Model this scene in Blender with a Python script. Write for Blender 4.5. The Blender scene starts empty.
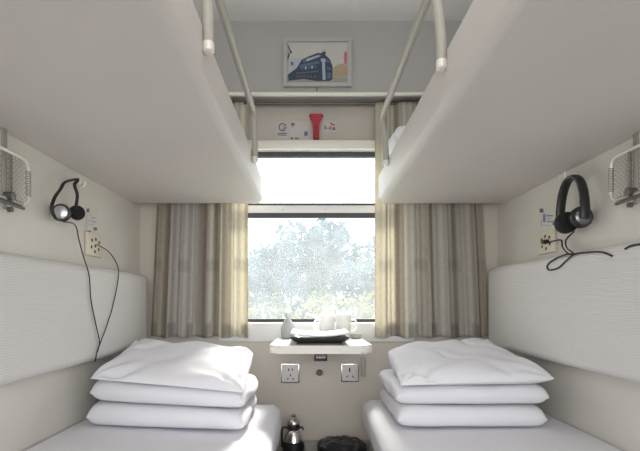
import bpy, bmesh, math, random
from mathutils import Vector, Matrix, noise

random.seed(7)
SC = bpy.context.scene
COL = SC.collection

# ------------------------------------------------------------------ frame
F = 462.0            # focal length in pixels of a 640 wide frame
VX, VY = 311.0, 302.0
EYE = 0.97
XL, XR = -0.914, 0.995     # side walls
YB = 2.47                  # window wall
CEIL = EYE + 1.43


def P(px, py, Y):
    """World point seen at (px, py) standing at depth Y."""
    return Vector(((px - VX) / F * Y, Y, EYE + (VY - py) / F * Y))


def W(px, py, X):
    """World point on the plane X = const."""
    Y = F * X / (px - VX)
    return Vector((X, Y, EYE + (VY - py) / F * Y))


# ------------------------------------------------------------------ materials
def mat(name, col, rough=0.6, metal=0.0, var=0.0, vscale=8.0, bump=0.0, bscale=60.0,
        trans=0.0, spec=0.5, attr=None, translucent=0.0, stretch=None, emit=0.0, bdist=0.004):
    m = bpy.data.materials.new(name)
    m.use_nodes = True
    nt = m.node_tree
    n, l = nt.nodes, nt.links
    b = n['Principled BSDF']
    c = (col[0], col[1], col[2], 1)
    b.inputs['Base Color'].default_value = c
    b.inputs['Roughness'].default_value = rough
    b.inputs['Metallic'].default_value = metal
    b.inputs['Specular IOR Level'].default_value = spec
    b.inputs['Transmission Weight'].default_value = trans
    tc = n.new('ShaderNodeTexCoord')
    mp = n.new('ShaderNodeMapping')
    l.new(tc.outputs['Object'], mp.inputs['Vector'])
    if stretch:
        mp.inputs['Scale'].default_value = stretch
    src = None
    if attr:
        a = n.new('ShaderNodeVertexColor')
        a.layer_name = attr
        src = a.outputs['Color']
        l.new(src, b.inputs['Base Color'])
    if var > 0:
        t = n.new('ShaderNodeTexNoise')
        t.inputs['Scale'].default_value = vscale
        t.inputs['Detail'].default_value = 5
        l.new(mp.outputs['Vector'], t.inputs['Vector'])
        mr = n.new('ShaderNodeMapRange')
        mr.inputs['From Min'].default_value = 0.3
        mr.inputs['From Max'].default_value = 0.7
        mr.inputs['To Min'].default_value = 1 - var
        mr.inputs['To Max'].default_value = 1 + var * 0.4
        l.new(t.outputs['Fac'], mr.inputs['Value'])
        mx = n.new('ShaderNodeMix')
        mx.data_type = 'RGBA'
        mx.blend_type = 'MULTIPLY'
        mx.inputs[0].default_value = 1
        mx.inputs[6].default_value = c
        if src:
            l.new(src, mx.inputs[6])
        l.new(mr.outputs['Result'], mx.inputs[7])
        src = mx.outputs[2]
        l.new(src, b.inputs['Base Color'])
    if bump > 0:
        t2 = n.new('ShaderNodeTexNoise')
        t2.inputs['Scale'].default_value = bscale
        t2.inputs['Detail'].default_value = 3
        l.new(mp.outputs['Vector'], t2.inputs['Vector'])
        bp = n.new('ShaderNodeBump')
        bp.inputs['Strength'].default_value = bump
        bp.inputs['Distance'].default_value = bdist
        l.new(t2.outputs['Fac'], bp.inputs['Height'])
        l.new(bp.outputs['Normal'], b.inputs['Normal'])
    if translucent > 0:
        tr = n.new('ShaderNodeBsdfTranslucent')
        tr.inputs['Color'].default_value = c
        if src:
            l.new(src, tr.inputs['Color'])
        ms = n.new('ShaderNodeMixShader')
        ms.inputs[0].default_value = translucent
        l.new(b.outputs[0], ms.inputs[1])
        l.new(tr.outputs[0], ms.inputs[2])
        l.new(ms.outputs[0], n['Material Output'].inputs['Surface'])
    if emit > 0:
        b.inputs['Emission Color'].default_value = c
        b.inputs['Emission Strength'].default_value = emit
    return m


def perforated(name, col, scale, depth=0.5, rough=0.5, mix=0.12):
    """painted sheet or vinyl with a fine regular dot pattern"""
    m = mat(name, col, rough)
    nt = m.node_tree
    n, l = nt.nodes, nt.links
    b = n['Principled BSDF']
    tc = n.new('ShaderNodeTexCoord')
    v = n.new('ShaderNodeTexVoronoi')
    v.inputs['Scale'].default_value = scale
    v.inputs['Randomness'].default_value = 0.12
    l.new(tc.outputs['Object'], v.inputs['Vector'])
    bp = n.new('ShaderNodeBump')
    bp.inputs['Strength'].default_value = depth
    bp.inputs['Distance'].default_value = 0.002
    l.new(v.outputs['Distance'], bp.inputs['Height'])
    l.new(bp.outputs['Normal'], b.inputs['Normal'])
    t = n.new('ShaderNodeTexNoise')
    t.inputs['Scale'].default_value = 2.2
    l.new(tc.outputs['Object'], t.inputs['Vector'])
    mr = n.new('ShaderNodeMapRange')
    mr.inputs['To Min'].default_value = 1 - mix
    mr.inputs['To Max'].default_value = 1
    l.new(t.outputs['Fac'], mr.inputs['Value'])
    mx = n.new('ShaderNodeMix')
    mx.data_type = 'RGBA'
    mx.blend_type = 'MULTIPLY'
    mx.inputs[0].default_value = 1
    mx.inputs[6].default_value = (*col, 1)
    l.new(mr.outputs['Result'], mx.inputs[7])
    l.new(mx.outputs[2], b.inputs['Base Color'])
    return m


def ribbed(name, col):
    """cushion cloth with fine horizontal ribs"""
    m = mat(name, col, 0.85)
    nt = m.node_tree
    n, l = nt.nodes, nt.links
    b = n['Principled BSDF']
    tc = n.new('ShaderNodeTexCoord')
    w = n.new('ShaderNodeTexWave')
    w.wave_type = 'BANDS'
    w.bands_direction = 'Z'
    w.inputs['Scale'].default_value = 42
    w.inputs['Distortion'].default_value = 1.6
    w.inputs['Detail'].default_value = 2
    w.inputs['Detail Scale'].default_value = 1.2
    l.new(tc.outputs['Object'], w.inputs['Vector'])
    bp = n.new('ShaderNodeBump')
    bp.inputs['Strength'].default_value = 0.35
    bp.inputs['Distance'].default_value = 0.002
    l.new(w.outputs['Fac'], bp.inputs['Height'])
    l.new(bp.outputs['Normal'], b.inputs['Normal'])
    mr = n.new('ShaderNodeMapRange')
    mr.inputs['To Min'].default_value = 0.94
    mr.inputs['To Max'].default_value = 1.03
    l.new(w.outputs['Fac'], mr.inputs['Value'])
    mx = n.new('ShaderNodeMix')
    mx.data_type = 'RGBA'
    mx.blend_type = 'MULTIPLY'
    mx.inputs[0].default_value = 1
    mx.inputs[6].default_value = (*col, 1)
    l.new(mr.outputs['Result'], mx.inputs[7])
    l.new(mx.outputs[2], b.inputs['Base Color'])
    return m


def glass_pane(name, veil, col=(0.9, 0.95, 1.0)):
    """window glass with a translucent veil imitating washed-out daylight haze"""
    m = bpy.data.materials.new(name)
    m.use_nodes = True
    nt = m.node_tree
    n, l = nt.nodes, nt.links
    n.remove(n['Principled BSDF'])
    tr = n.new('ShaderNodeBsdfTransparent')
    tl = n.new('ShaderNodeBsdfTranslucent')  # milky layer standing in for overexposed glare
    tl.inputs['Color'].default_value = (*col, 1)
    gl = n.new('ShaderNodeBsdfGlossy')
    gl.inputs['Roughness'].default_value = 0.03
    tc = n.new('ShaderNodeTexCoord')
    t = n.new('ShaderNodeTexNoise')
    t.inputs['Scale'].default_value = 9
    t.inputs['Detail'].default_value = 6
    l.new(tc.outputs['Object'], t.inputs['Vector'])
    mr = n.new('ShaderNodeMapRange')
    mr.inputs['From Min'].default_value = 0.3
    mr.inputs['From Max'].default_value = 0.7
    mr.inputs['To Min'].default_value = veil * 0.8
    mr.inputs['To Max'].default_value = veil * 1.2
    l.new(t.outputs['Fac'], mr.inputs['Value'])
    ms = n.new('ShaderNodeMixShader')
    l.new(mr.outputs['Result'], ms.inputs[0])
    l.new(tr.outputs[0], ms.inputs[1])
    l.new(tl.outputs[0], ms.inputs[2])
    m2 = n.new('ShaderNodeMixShader')
    m2.inputs[0].default_value = 0.008
    l.new(ms.outputs[0], m2.inputs[1])
    l.new(gl.outputs[0], m2.inputs[2])
    l.new(m2.outputs[0], n['Material Output'].inputs['Surface'])
    return m


M = {}
M['wall_cream'] = mat('wall_cream', (0.72, 0.69, 0.635), 0.5, var=0.05, vscale=3, bump=0.08, bscale=90)
M['wall_window'] = mat('wall_window', (0.67, 0.62, 0.55), 0.5, var=0.05, vscale=4, bump=0.1, bscale=120)
M['wall_header_shaded'] = mat('wall_header_shaded', (0.50, 0.46, 0.41), 0.5, var=0.05, vscale=4)  # wall beige darkened: shade above the window put into the colour
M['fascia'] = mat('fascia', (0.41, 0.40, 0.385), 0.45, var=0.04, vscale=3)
M['lip'] = mat('lip', (0.8, 0.77, 0.7), 0.35)
M['ceiling'] = mat('ceiling', (0.78, 0.77, 0.75), 0.6, var=0.03, vscale=2)
M['floor'] = mat('floor', (0.16, 0.13, 0.12), 0.7, var=0.25, vscale=40, bump=0.2, bscale=200)
M['berth'] = perforated('berth', (0.67, 0.635, 0.61), 130, 0.35, 0.55)
M['berth_base'] = mat('berth_base', (0.55, 0.52, 0.49), 0.5, var=0.05)
M['linen'] = mat('linen', (0.80, 0.80, 0.845), 0.9, bump=0.25, bscale=14, spec=0.15, bdist=0.006)
M['linen_sheet'] = mat('linen_sheet', (0.80, 0.80, 0.845), 0.9, bump=0.2, bscale=9, spec=0.15, bdist=0.006)
M['cushion'] = ribbed('cushion', (0.72, 0.705, 0.69))
M['rail_paint'] = mat('rail_paint', (0.41, 0.39, 0.345), 0.4, spec=0.5)
M['curtain'] = mat('curtain', (0.6, 0.52, 0.42), 0.95, attr='Col', var=0.10, vscale=160, translucent=0.42, stretch=(1, 1, 0.25), spec=0.1)
M['metal_dark'] = mat('metal_dark', (0.14, 0.13, 0.13), 0.4, 0.5)
M['steel'] = mat('steel', (0.72, 0.71, 0.70), 0.22, 1.0)
M['wire'] = mat('wire', (0.80, 0.77, 0.71), 0.4, 0.3)
M['net'] = mat('net', (0.42, 0.40, 0.36), 0.8, var=0.3, vscale=300)
M['net_dark'] = mat('net_dark', (0.26, 0.24, 0.21), 0.8, var=0.4, vscale=200)
M['rubber'] = mat('rubber', (0.012, 0.012, 0.013), 0.5)
M['gasket'] = mat('gasket', (0.05, 0.055, 0.065), 0.5)
M['window_white'] = mat('window_white', (0.82, 0.82, 0.80), 0.35)
M['black_plastic'] = mat('black_plastic', (0.02, 0.02, 0.022), 0.35, bump=0.05, bscale=300)
M['foam'] = mat('foam', (0.018, 0.017, 0.018), 0.95, bump=0.4, bscale=400)
M['silver'] = mat('silver', (0.66, 0.67, 0.70), 0.3, 0.75)
M['socket_white'] = mat('socket_white', (0.80, 0.78, 0.75), 0.4)
M['socket_beige'] = mat('socket_beige', (0.72, 0.66, 0.54), 0.45)
M['slot'] = mat('slot', (0.03, 0.03, 0.03), 0.6)
M['table'] = mat('table', (0.80, 0.775, 0.72), 0.3, var=0.03)
M['tray_black'] = mat('tray_black', (0.035, 0.033, 0.034), 0.35)
M['paper'] = mat('paper', (0.85, 0.85, 0.84), 0.8)
M['china'] = mat('china', (0.90, 0.90, 0.89), 0.15, translucent=0.5)
M['clear'] = mat('clear', (0.93, 0.96, 0.97), 0.25, trans=0.55)
M['red'] = mat('red', (0.40, 0.014, 0.035), 0.45)
M['red_dark'] = mat('red_dark', (0.27, 0.010, 0.025), 0.5)
M['ink_blue'] = mat('ink_blue', (0.22, 0.24, 0.42), 0.7)
M['ink_pale'] = mat('ink_pale', (0.50, 0.50, 0.62), 0.7)
M['ink_dark'] = mat('ink_dark', (0.17, 0.17, 0.18), 0.7)
M['ink_red'] = mat('ink_red', (0.55, 0.10, 0.12), 0.7)
M['film'] = mat('film', (0.53, 0.50, 0.46), 0.35)
M['liner'] = mat('liner', (0.018, 0.018, 0.024), 0.35, bump=0.6, bscale=22, bdist=0.02)
M['bin'] = mat('bin', (0.03, 0.03, 0.035), 0.5)
M['thermos_black'] = mat('thermos_black', (0.02, 0.02, 0.02), 0.35)
M['bark'] = mat('bark', (0.16, 0.15, 0.15), 0.9, var=0.3, vscale=6)
M['ground'] = mat('ground', (0.30, 0.33, 0.24), 0.95, var=0.3, vscale=1.5)
M['glass_low'] = glass_pane('glass_low', 0.085)
M['glass_top'] = glass_pane('glass_top', 0.25)
M['glass_corridor'] = glass_pane('glass_corridor', 0.08)


# ------------------------------------------------------------------ mesh helper
class MB:
    def __init__(self):
        self.bm = bmesh.new()

    def _mi(self, faces, mi):
        if mi:
            for f in faces:
                f.material_index = mi

    def box(self, lo, hi, bevel=0.0, seg=2, mi=0):
        t = bmesh.new()
        r = bmesh.ops.create_cube(t, size=1)
        lo, hi = Vector(lo), Vector(hi)
        for v in r['verts']:
            v.co = Vector(((v.co.x + .5) * (hi.x - lo.x) + lo.x, (v.co.y + .5) * (hi.y - lo.y) + lo.y, (v.co.z + .5) * (hi.z - lo.z) + lo.z))
        if bevel > 0:
            bmesh.ops.bevel(t, geom=list(t.edges), offset=bevel, segments=seg, profile=0.5, affect='EDGES')
        self.merge(t, mi)
        return self

    def merge(self, t, mi=0, mx=None):
        if mx is not None:
            bmesh.ops.transform(t, matrix=mx, verts=list(t.verts))
        vm = {v: self.bm.verts.new(v.co) for v in t.verts}
        for f in t.faces:
            try:
                nf = self.bm.faces.new([vm[v] for v in f.verts])
                nf.material_index = mi if mi else f.material_index
            except ValueError:
                pass
        t.free()

    def poly(self, pts, mi=0):
        f = self.bm.faces.new([self.bm.verts.new(p) for p in pts])
        f.material_index = mi
        return f

    def prism(self, pts, vec, mi=0):
        vec = Vector(vec)
        a = [self.bm.verts.new(Vector(p)) for p in pts]
        b = [self.bm.verts.new(Vector(p) + vec) for p in pts]
        fs = [self.bm.faces.new(list(reversed(a))), self.bm.faces.new(b)]
        k = len(pts)
        for i in range(k):
            fs.append(self.bm.faces.new((a[i], a[(i + 1) % k], b[(i + 1) % k], b[i])))
        self._mi(fs, mi)
        return self

    def tube(self, pts, r, n=10, closed=False, mi=0, side=None, flat=1.0, cap=True, taper=None):
        """sweep of an ellipse; side = fixed binormal for flat bands (radius r along it, r*flat across)"""
        pts = [Vector(p) for p in pts]
        rings = []
        prev = None
        k = len(pts)
        for i, p in enumerate(pts):
            if closed:
                t = pts[(i + 1) % k] - pts[i - 1]
            else:
                t = pts[min(i + 1, k - 1)] - pts[max(i - 1, 0)]
            if t.length < 1e-9:
                t = Vector((0, 0, 1))
            t.normalize()
            if side is not None:
                s = Vector(side)
                s = (s - t * s.dot(t)).normalized()
            elif prev is None:
                s = Vector((0, 0, 1)) if abs(t.z) < 0.9 else Vector((1, 0, 0))
                s = (s - t * s.dot(t)).normalized()
            else:
                s = (prev - t * prev.dot(t)).normalized()
            prev = s
            o = t.cross(s)
            rr = r * (taper(i / (k - 1)) if taper else 1)
            rings.append([self.bm.verts.new(p + s * math.cos(a) * rr + o * math.sin(a) * rr * flat)
                          for a in [2 * math.pi * j / n for j in range(n)]])
        fs = []
        for i in range(k if closed else k - 1):
            A, B = rings[i], rings[(i + 1) % k]
            for j in range(n):
                fs.append(self.bm.faces.new((A[j], A[(j + 1) % n], B[(j + 1) % n], B[j])))
        if not closed and cap:
            fs.append(self.bm.faces.new(list(reversed(rings[0]))))
            fs.append(self.bm.faces.new(rings[-1]))
        self._mi(fs, mi)
        return self

    def lathe(self, prof, c, axis='Z', n=28, mi=0, mx=None):
        """prof = [(radius, height)]"""
        t = bmesh.new()
        rings = []
        for r, h in prof:
            rings.append([t.verts.new((math.cos(a) * max(r, 1e-4), math.sin(a) * max(r, 1e-4), h)) for a in [2 * math.pi * j / n for j in range(n)]])
        for A, B in zip(rings, rings[1:]):
            for j in range(n):
                t.faces.new((A[j], A[(j + 1) % n], B[(j + 1) % n], B[j]))
        t.faces.new(list(reversed(rings[0])))
        t.faces.new(rings[-1])
        m = Matrix.Translation(Vector(c))
        if axis == 'Y':
            m = m @ Matrix.Rotation(math.radians(90), 4, 'X')
        elif axis == 'X':
            m = m @ Matrix.Rotation(math.radians(90), 4, 'Y')
        if mx is not None:
            m = m @ mx
        self.merge(t, mi, m)
        return self

    def grid(self, nu, nv, fn, mi=0, wrap=False):
        vs = [[self.bm.verts.new(fn(i / (nu - 1), j / (nv - 1))) for j in range(nv)] for i in range(nu)]
        fs = []
        for i in range(nu - 1):
            for j in range(nv - 1):
                fs.append(self.bm.faces.new((vs[i][j], vs[i + 1][j], vs[i + 1][j + 1], vs[i][j + 1])))
        self._mi(fs, mi)
        return vs

    def build(self, name, mats, parent=None, smooth=True, angle=40, weld=False, label=None, kind=None):
        bm = self.bm
        if weld:
            bmesh.ops.remove_doubles(bm, verts=list(bm.verts), dist=1e-5)
        bmesh.ops.recalc_face_normals(bm, faces=list(bm.faces))
        off = Vector((0, 0, 0))
        if parent is not None:
            p = parent
            while p is not None:
                off += p.location
                p = p.parent
        else:
            # origin at the base of the thing
            xs = [v.co for v in bm.verts]
            off = Vector(((min(c.x for c in xs) + max(c.x for c in xs)) / 2, (min(c.y for c in xs) + max(c.y for c in xs)) / 2, min(c.z for c in xs)))
        bmesh.ops.translate(bm, vec=-off, verts=list(bm.verts))
        me = bpy.data.meshes.new(name)
        if smooth:
            for f in bm.faces:
                f.smooth = True
            ca = math.radians(angle)
            for e in bm.edges:
                if len(e.link_faces) == 2:
                    e.smooth = e.calc_face_angle(0) < ca
        bm.to_mesh(me)
        bm.free()
        for m in (mats if isinstance(mats, (list, tuple)) else [mats]):
            me.materials.append(m)
        o = bpy.data.objects.new(name, me)
        COL.objects.link(o)
        if parent is None:
            o.location = off
        else:
            o.parent = parent
        if label:
            o['label'] = label
        if kind:
            o['kind'] = kind
        return o


def thing(name, label, cat, loc, group=None):
    o = bpy.data.objects.new(name, None)
    o.empty_display_size = 0.05
    COL.objects.link(o)
    o.location = loc
    o['label'] = label
    o['category'] = cat
    if group:
        o['group'] = group
    return o


def tag(o, label, cat, group=None, kind=None):
    o['label'] = label
    o['category'] = cat
    if group:
        o['group'] = group
    if kind:
        o['kind'] = kind
    return o


def structure(o, label=None):
    o['kind'] = 'structure'
    if label:
        o['label'] = label
    return o


def spline(ctrl, n=10):
    """Catmull-Rom through control points"""
    c = [Vector(p) for p in ctrl]
    out = []
    for i in range(len(c) - 1):
        p0, p1, p2, p3 = c[max(i - 1, 0)], c[i], c[i + 1], c[min(i + 2, len(c) - 1)]
        for k in range(n):
            t = k / n
            out.append(0.5 * ((2 * p1) + (p2 - p0) * t + (2 * p0 - 5 * p1 + 4 * p2 - p3) * t * t + (3 * p1 - p0 - 3 * p2 + p3) * t ** 3))
    out.append(c[-1])
    return out


def round_path(pts, r, n=6, closed=False):
    """polyline with filleted corners"""
    pts = [Vector(p) for p in pts]
    out = []
    k = len(pts)
    for i in range(k):
        if not closed and i in (0, k - 1):
            out.append(pts[i])
            continue
        a, b, c = pts[i - 1], pts[i], pts[(i + 1) % k]
        d1 = (a - b)
        d2 = (c - b)
        rr = min(r, d1.length * .45, d2.length * .45)
        p, q = b + d1.normalized() * rr, b + d2.normalized() * rr
        for j in range(n + 1):
            t = j / n
            out.append(p * (1 - t) ** 2 + b * 2 * t * (1 - t) + q * t * t)
    return out


# ================================================================== SETTING
# window opening in the window wall
WX0, WX1 = -0.46, 0.52
WZ0, WZ1 = EYE - 0.107, EYE + 0.815
TW = 0.07
b = MB()
b.box((XL - 0.06, YB, -0.02), (WX0, YB + TW, CEIL))
b.box((WX1, YB, -0.02), (XR + 0.06, YB + TW, CEIL))
b.box((WX0, YB, -0.02), (WX1, YB + TW, WZ0))
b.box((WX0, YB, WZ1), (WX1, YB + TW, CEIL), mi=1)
structure(b.build('wall_back', [M['wall_window'], M['wall_header_shaded']], smooth=False), 'beige end wall around the window')

YO = 0.30   # where the compartment opens to the corridor
b = MB()
b.box((XL - 0.06, YO, -0.02), (XL, YB, CEIL))
structure(b.build('wall_left', M['wall_cream'], smooth=False))
b = MB()
b.box((XR, YO, -0.02), (XR + 0.06, YB, CEIL))
structure(b.build('wall_right', M['wall_cream'], smooth=False))
YC = -1.05  # corridor's outer wall
CX0, CX1 = -2.2, 2.2
b = MB()
b.box((CX0, YC - 0.06, -0.06), (CX1, YB + TW, 0.0))
structure(b.build('floor', M['floor'], smooth=False))
b = MB()
b.box((CX0, YC - 0.06, CEIL), (CX1, YB + TW, CEIL + 0.05))
structure(b.build('ceiling', M['ceiling'], smooth=False))
# corridor wall with its long window (behind the camera)
cw = (-1.5, 1.6, 0.85, 1.95)
b = MB()
b.box((CX0, YC - 0.06, 0), (cw[0], YC, CEIL))
b.box((cw[1], YC - 0.06, 0), (CX1, YC, CEIL))
b.box((cw[0], YC - 0.06, 0), (cw[1], YC, cw[2]))
b.box((cw[0], YC - 0.06, cw[3]), (cw[1], YC, CEIL))
structure(b.build('wall_front', M['wall_cream'], smooth=False))
b = MB()
b.box((cw[0], YC - 0.035, cw[2]), (cw[1], YC - 0.03, cw[3]))
structure(b.build('window_2', M['glass_corridor'], smooth=False))
for sx, nm in ((CX0, 'wall_left'), (CX1, 'wall_right')):
    b = MB()
    b.box((sx - 0.03, YC, 0), (sx + 0.03, YO, CEIL))
    structure(b.build(nm + '_corridor', M['wall_cream'], smooth=False))

# boxed duct above the window with the picture on its face
DZ0 = EYE + 1.053
b = MB()
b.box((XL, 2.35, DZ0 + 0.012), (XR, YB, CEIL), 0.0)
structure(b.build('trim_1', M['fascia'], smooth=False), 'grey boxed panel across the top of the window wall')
b = MB()
b.box((XL, 2.340, DZ0 - 0.004), (XR, 2.362, DZ0 + 0.012), 0.004)
structure(b.build('trim_2', M['lip']), 'pale lip along the bottom of the boxed panel')
# pale head trim just above the window
b = MB()
b.box((WX0 - .03, YB - 0.022, WZ1 - 0.004), (WX1 + .03, YB, WZ1 + 0.045), 0.006)
structure(b.build('trim_3', M['lip']), 'cream head trim above the window')
# window sill
b = MB()
b.box((WX0 - .03, YB - 0.022, WZ0 - 0.105), (WX1 + .03, YB + 0.0, WZ0 - 0.004), 0.008)
structure(b.build('trim_4', M['window_white']), 'white sill under the window')
b = MB()
b.box((XL, YB - 0.05, 0.0), (XR, YB, EYE - 0.735), 0.008)
structure(b.build('baseboard_back', mat('baseboard', (0.42, 0.385, 0.34), 0.5)), 'low heater cover along the foot of the window wall')

# ---------------------------------------------------------------- window
win = bpy.data.objects.new('window_1', None)
COL.objects.link(win)
win.location = ((WX0 + WX1) / 2, YB + 0.03, WZ0)
structure(win, 'train window with a short upper pane and a tall lower pane')
z_of = lambda py: EYE + (VY - py) / F * (YB + 0.03)
b = MB()
fw = 0.03
b.box((WX0, YB + 0.005, WZ0), (WX0 + fw, YB + 0.065, WZ1))
b.box((WX1 - fw, YB + 0.005, WZ0), (WX1, YB + 0.065, WZ1))
b.box((WX0, YB + 0.005, z_of(152.5)), (WX1, YB + 0.065, WZ1))
b.box((WX0, YB + 0.005, WZ0), (WX1, YB + 0.065, z_of(322.5)))
b.box((WX0, YB + 0.012, z_of(213.5)), (WX1, YB + 0.06, z_of(206)), 0.003)
b.build('window_frame', M['window_white'], win)
b = MB()
g0, g1 = YB + 0.018, YB + 0.050
b.box((WX0 + fw, g0, z_of(157.3)), (WX1 - fw, g1, z_of(152.5)))
b.box((WX0 + fw, g0, z_of(206)), (WX1 - fw, g1, z_of(203.6)))
b.box((WX0 + fw, g0 - 0.004, z_of(217.8)), (WX1 - fw, g1, z_of(213.5)))
b.box((WX0 + fw, g0, z_of(322.5)), (WX1 - fw, g1, z_of(318.8)))
b.box((WX0 + fw, g0, z_of(322)), (WX0 + fw + 0.012, g1, z_of(153)))
b.box((WX1 - fw - 0.012, g0, z_of(322)), (WX1 - fw, g1, z_of(153)))
b.build('window_gasket', M['gasket'], win, smooth=False, label='dark rubber gasket')
b = MB()
b.box((WX0 + fw, YB + 0.034, z_of(204.5)), (WX1 - fw, YB + 0.037, z_of(155)))
b.build('pane', M['glass_top'], win, smooth=False, label='short upper pane')
b = MB()
b.box((WX0 + fw, YB + 0.034, z_of(320.5)), (WX1 - fw, YB + 0.037, z_of(216)))
b.build('pane', M['glass_low'], win, smooth=False, label='tall lower pane with a painted daylight veil')
b = MB()
for px in (283, 325):
    c = P(px, 210, YB + 0.01)
    b.box(c - Vector((0.006, 0.003, 0.004)), c + Vector((0.006, 0.006, 0.004)), 0.002)
b.build('window_catch', M['steel'], win)


# ================================================================== BERTHS
def upper_berth(side):
    s = -1 if side == 'l' else 1
    wall = XL if s < 0 else XR
    inner = -0.249 if s < 0 else 0.348
    zb, zt = EYE + 0.507, EYE + (0.642 if s < 0 else 0.655)
    y0, y1 = 0.48, 2.385
    lab = ('white upper berth on the left, with a tubular guard rail, over the thin headphones' if s < 0 else
           'white upper berth on the right, with a tubular guard rail, over the thick black headphones')
    t = thing('upper_berth', lab, 'bunk bed', (wall * .5 + inner * .5, (y0 + y1) / 2, zb), 'upper berths')
    b = MB()
    x0, x1 = sorted((wall - s * 0.001, inner))
    # rounded slab, heavier rounding along the free lower edge
    prof = []
    R, rt = 0.030, 0.012
    xi = inner
    cx, cz = xi + s * R, zb + R
    prof.append((wall - s * 0.001, zb))
    for k in range(9):
        a = math.pi / 2 * k / 8
        prof.append((cx - s * math.sin(a) * R, cz - math.cos(a) * R))
    cx, cz = xi + s * rt, zt - rt
    for k in range(5):
        a = math.pi / 2 * k / 4
        prof.append((cx - s * math.cos(a) * rt, cz + math.sin(a) * rt))
    prof.append((xi + s * 0.03, zt))
    prof.append((xi + s * 0.03, zt - 0.02))
    prof.append((wall - s * 0.001, zt - 0.02))
    b.prism([(x, y0, z) for x, z in prof], (0, y1 - y0, 0))
    bmesh.ops.bevel(b.bm, geom=[e for e in b.bm.edges if all(abs(v.co.y - y1) < 1e-5 for v in e.verts)], offset=0.012, segments=3, affect='EDGES')
    b.build('berth_panel', M['berth'], t, angle=35)
    # mattress
    b = MB()
    x0, x1 = sorted((wall - s * 0.012, inner + s * 0.034))
    b.box((x0, y0 + 0.01, zt - 0.02), (x1, y1 - 0.02, zt + 0.05), 0.022, 4)
    b.build('mattress', M['linen_sheet'], t)
    # guard rail: tube bent at both ends, standing just outside the rim
    r = 0.0130
    xr = inner - s * (r - 0.001)
    ya, yb = (1.066, 1.945) if s < 0 else (1.19, 2.07)
    zr = EYE + (0.80 if s < 0 else 0.832)
    ze = EYE + (0.578 if s < 0 else 0.602)
    lean = -0.005 if s < 0 else -0.017
    b = MB()
    pts = round_path([(xr, ya, ze), (xr, ya, ze + 0.07), (xr + lean, ya, zr), (xr + lean, yb, zr), (xr, yb, ze + 0.09), (xr, yb, ze + 0.015)], 0.045, 7)
    b.tube(pts, r, 14)
    g = b.build('guard_rail', M['rail_paint'], t, angle=60)
    for yy in (ya, yb):
        zz = ze + 0.02
        b = MB()
        b.lathe([(0.009, -0.024), (0.0138, -0.020), (0.0144, -0.004), (0.0134, 0.0)], (xr, yy, zz if yy == ya else zz + .012), n=16)
        b.build('rail_foot', M['wire'], g)
    return t


upper_berth('l')
upper_berth('r')


def lower_berth(side):
    s = -1 if side == 'l' else 1
    wall = XL if s < 0 else XR
    inner = -0.135 if s < 0 else 0.252
    y0, y1 = 0.45, (2.21 if s < 0 else 2.33)
    zt = EYE - 0.482
    lab = ('lower berth with a white sheet, on the left, beside the vacuum flask' if s < 0 else
           'lower berth with a white sheet, on the right, under the thick black headphones')
    t = thing('lower_berth', lab, 'bed', ((wall + inner) / 2, (y0 + y1) / 2, 0), 'lower berths')
    b = MB()
    x0, x1 = sorted((wall - s * 0.004, inner + s * 0.035))
    b.box((x0, y0 + .02, 0.0), (x1, y1 - 0.04, zt - 0.13), 0.008)
    b.build('berth_base', M['berth_base'], t)
    # sheeted mattress: rounded slab with soft unevenness, side hanging a little
    xa, xb = wall - s * 0.006, inner
    b = MB()
    nu, nv = 46, 70
    th = 0.15

    def fn(u, v):
        # u runs round the section: wall top -> inner edge -> down the side -> under
        L = abs(xb - xa)
        R = 0.045
        segs = [L - R, R * math.pi / 2, th - R * 2, R * math.pi / 2, L - R]
        d = u * sum(segs)
        sx = 1 if xb > xa else -1
        if d < segs[0]:
            x, z = d, 0
        elif d < segs[0] + segs[1]:
            a = (d - segs[0]) / R
            x, z = L - R + math.sin(a) * R, -R + math.cos(a) * R
        elif d < sum(segs[:3]):
            x, z = L, -R - (d - segs[0] - segs[1])
        elif d < sum(segs[:4]):
            a = (d - sum(segs[:3])) / R
            x, z = L - R + math.cos(a) * R, -(th - R) - math.sin(a) * R
        else:
            x, z = L - R - (d - sum(segs[:4])), -th
        y = y0 + (y1 - y0) * v
        # round the free end in plan and in section
        e = max(0.0, (y - (y1 - 0.06)) / 0.06)
        rnd = 0.05 * (1 - math.sqrt(max(0, 1 - e * e)))
        zz = zt + z
        if z > -R:
            zz -= rnd * 0.6
        if x > L - 0.12:
            x -= rnd * 0.7 * (x - (L - .12)) / .12
        zz += 0.010 * (1 - x / L)
        zz += 0.003 * noise.noise(Vector((x * 5, y * 4, 3.1 * s))) * (1 if z > -R else 0.3)
        x += 0.006 * noise.noise(Vector((z * 9, y * 7, 7.7 + s))) * (1 if x > L * .8 else 0)
        return Vector((xa + sx * x, y, zz))
    vs = b.grid(nu, nv, fn)
    for j in (0, nv - 1):
        b.bm.faces.new([vs[i][j] for i in range(nu)])
    b.build('mattress', M['linen_sheet'], t, angle=70)
    return t


lower_berth('l')
lower_berth('r')


# ------------------------------------------------------------------ back cushions on the side walls
def back_cushion(side):
    s = -1 if side == 'l' else 1
    wall = XL if s < 0 else XR
    face = -0.845 if s < 0 else 0.912
    zt = EYE + (0.142 if s < 0 else 0.177)
    zb = EYE + (-0.234 if s < 0 else -0.232)
    x0, x1 = sorted((wall - s * 0.0008, face))
    b = MB()
    b.box((x0, 0.40, zb), (x1, 2.40, zt), 0.032, 6)
    o = b.build('backrest_cushion', M['cushion'], angle=60)
    tag(o, 'long ribbed white backrest cushion on the left wall, crossed by a hanging thin cord' if s < 0 else
        'long ribbed white backrest cushion on the right wall, a looped black cord on it', 'cushion', 'backrest cushions')


back_cushion('l')
back_cushion('r')


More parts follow.
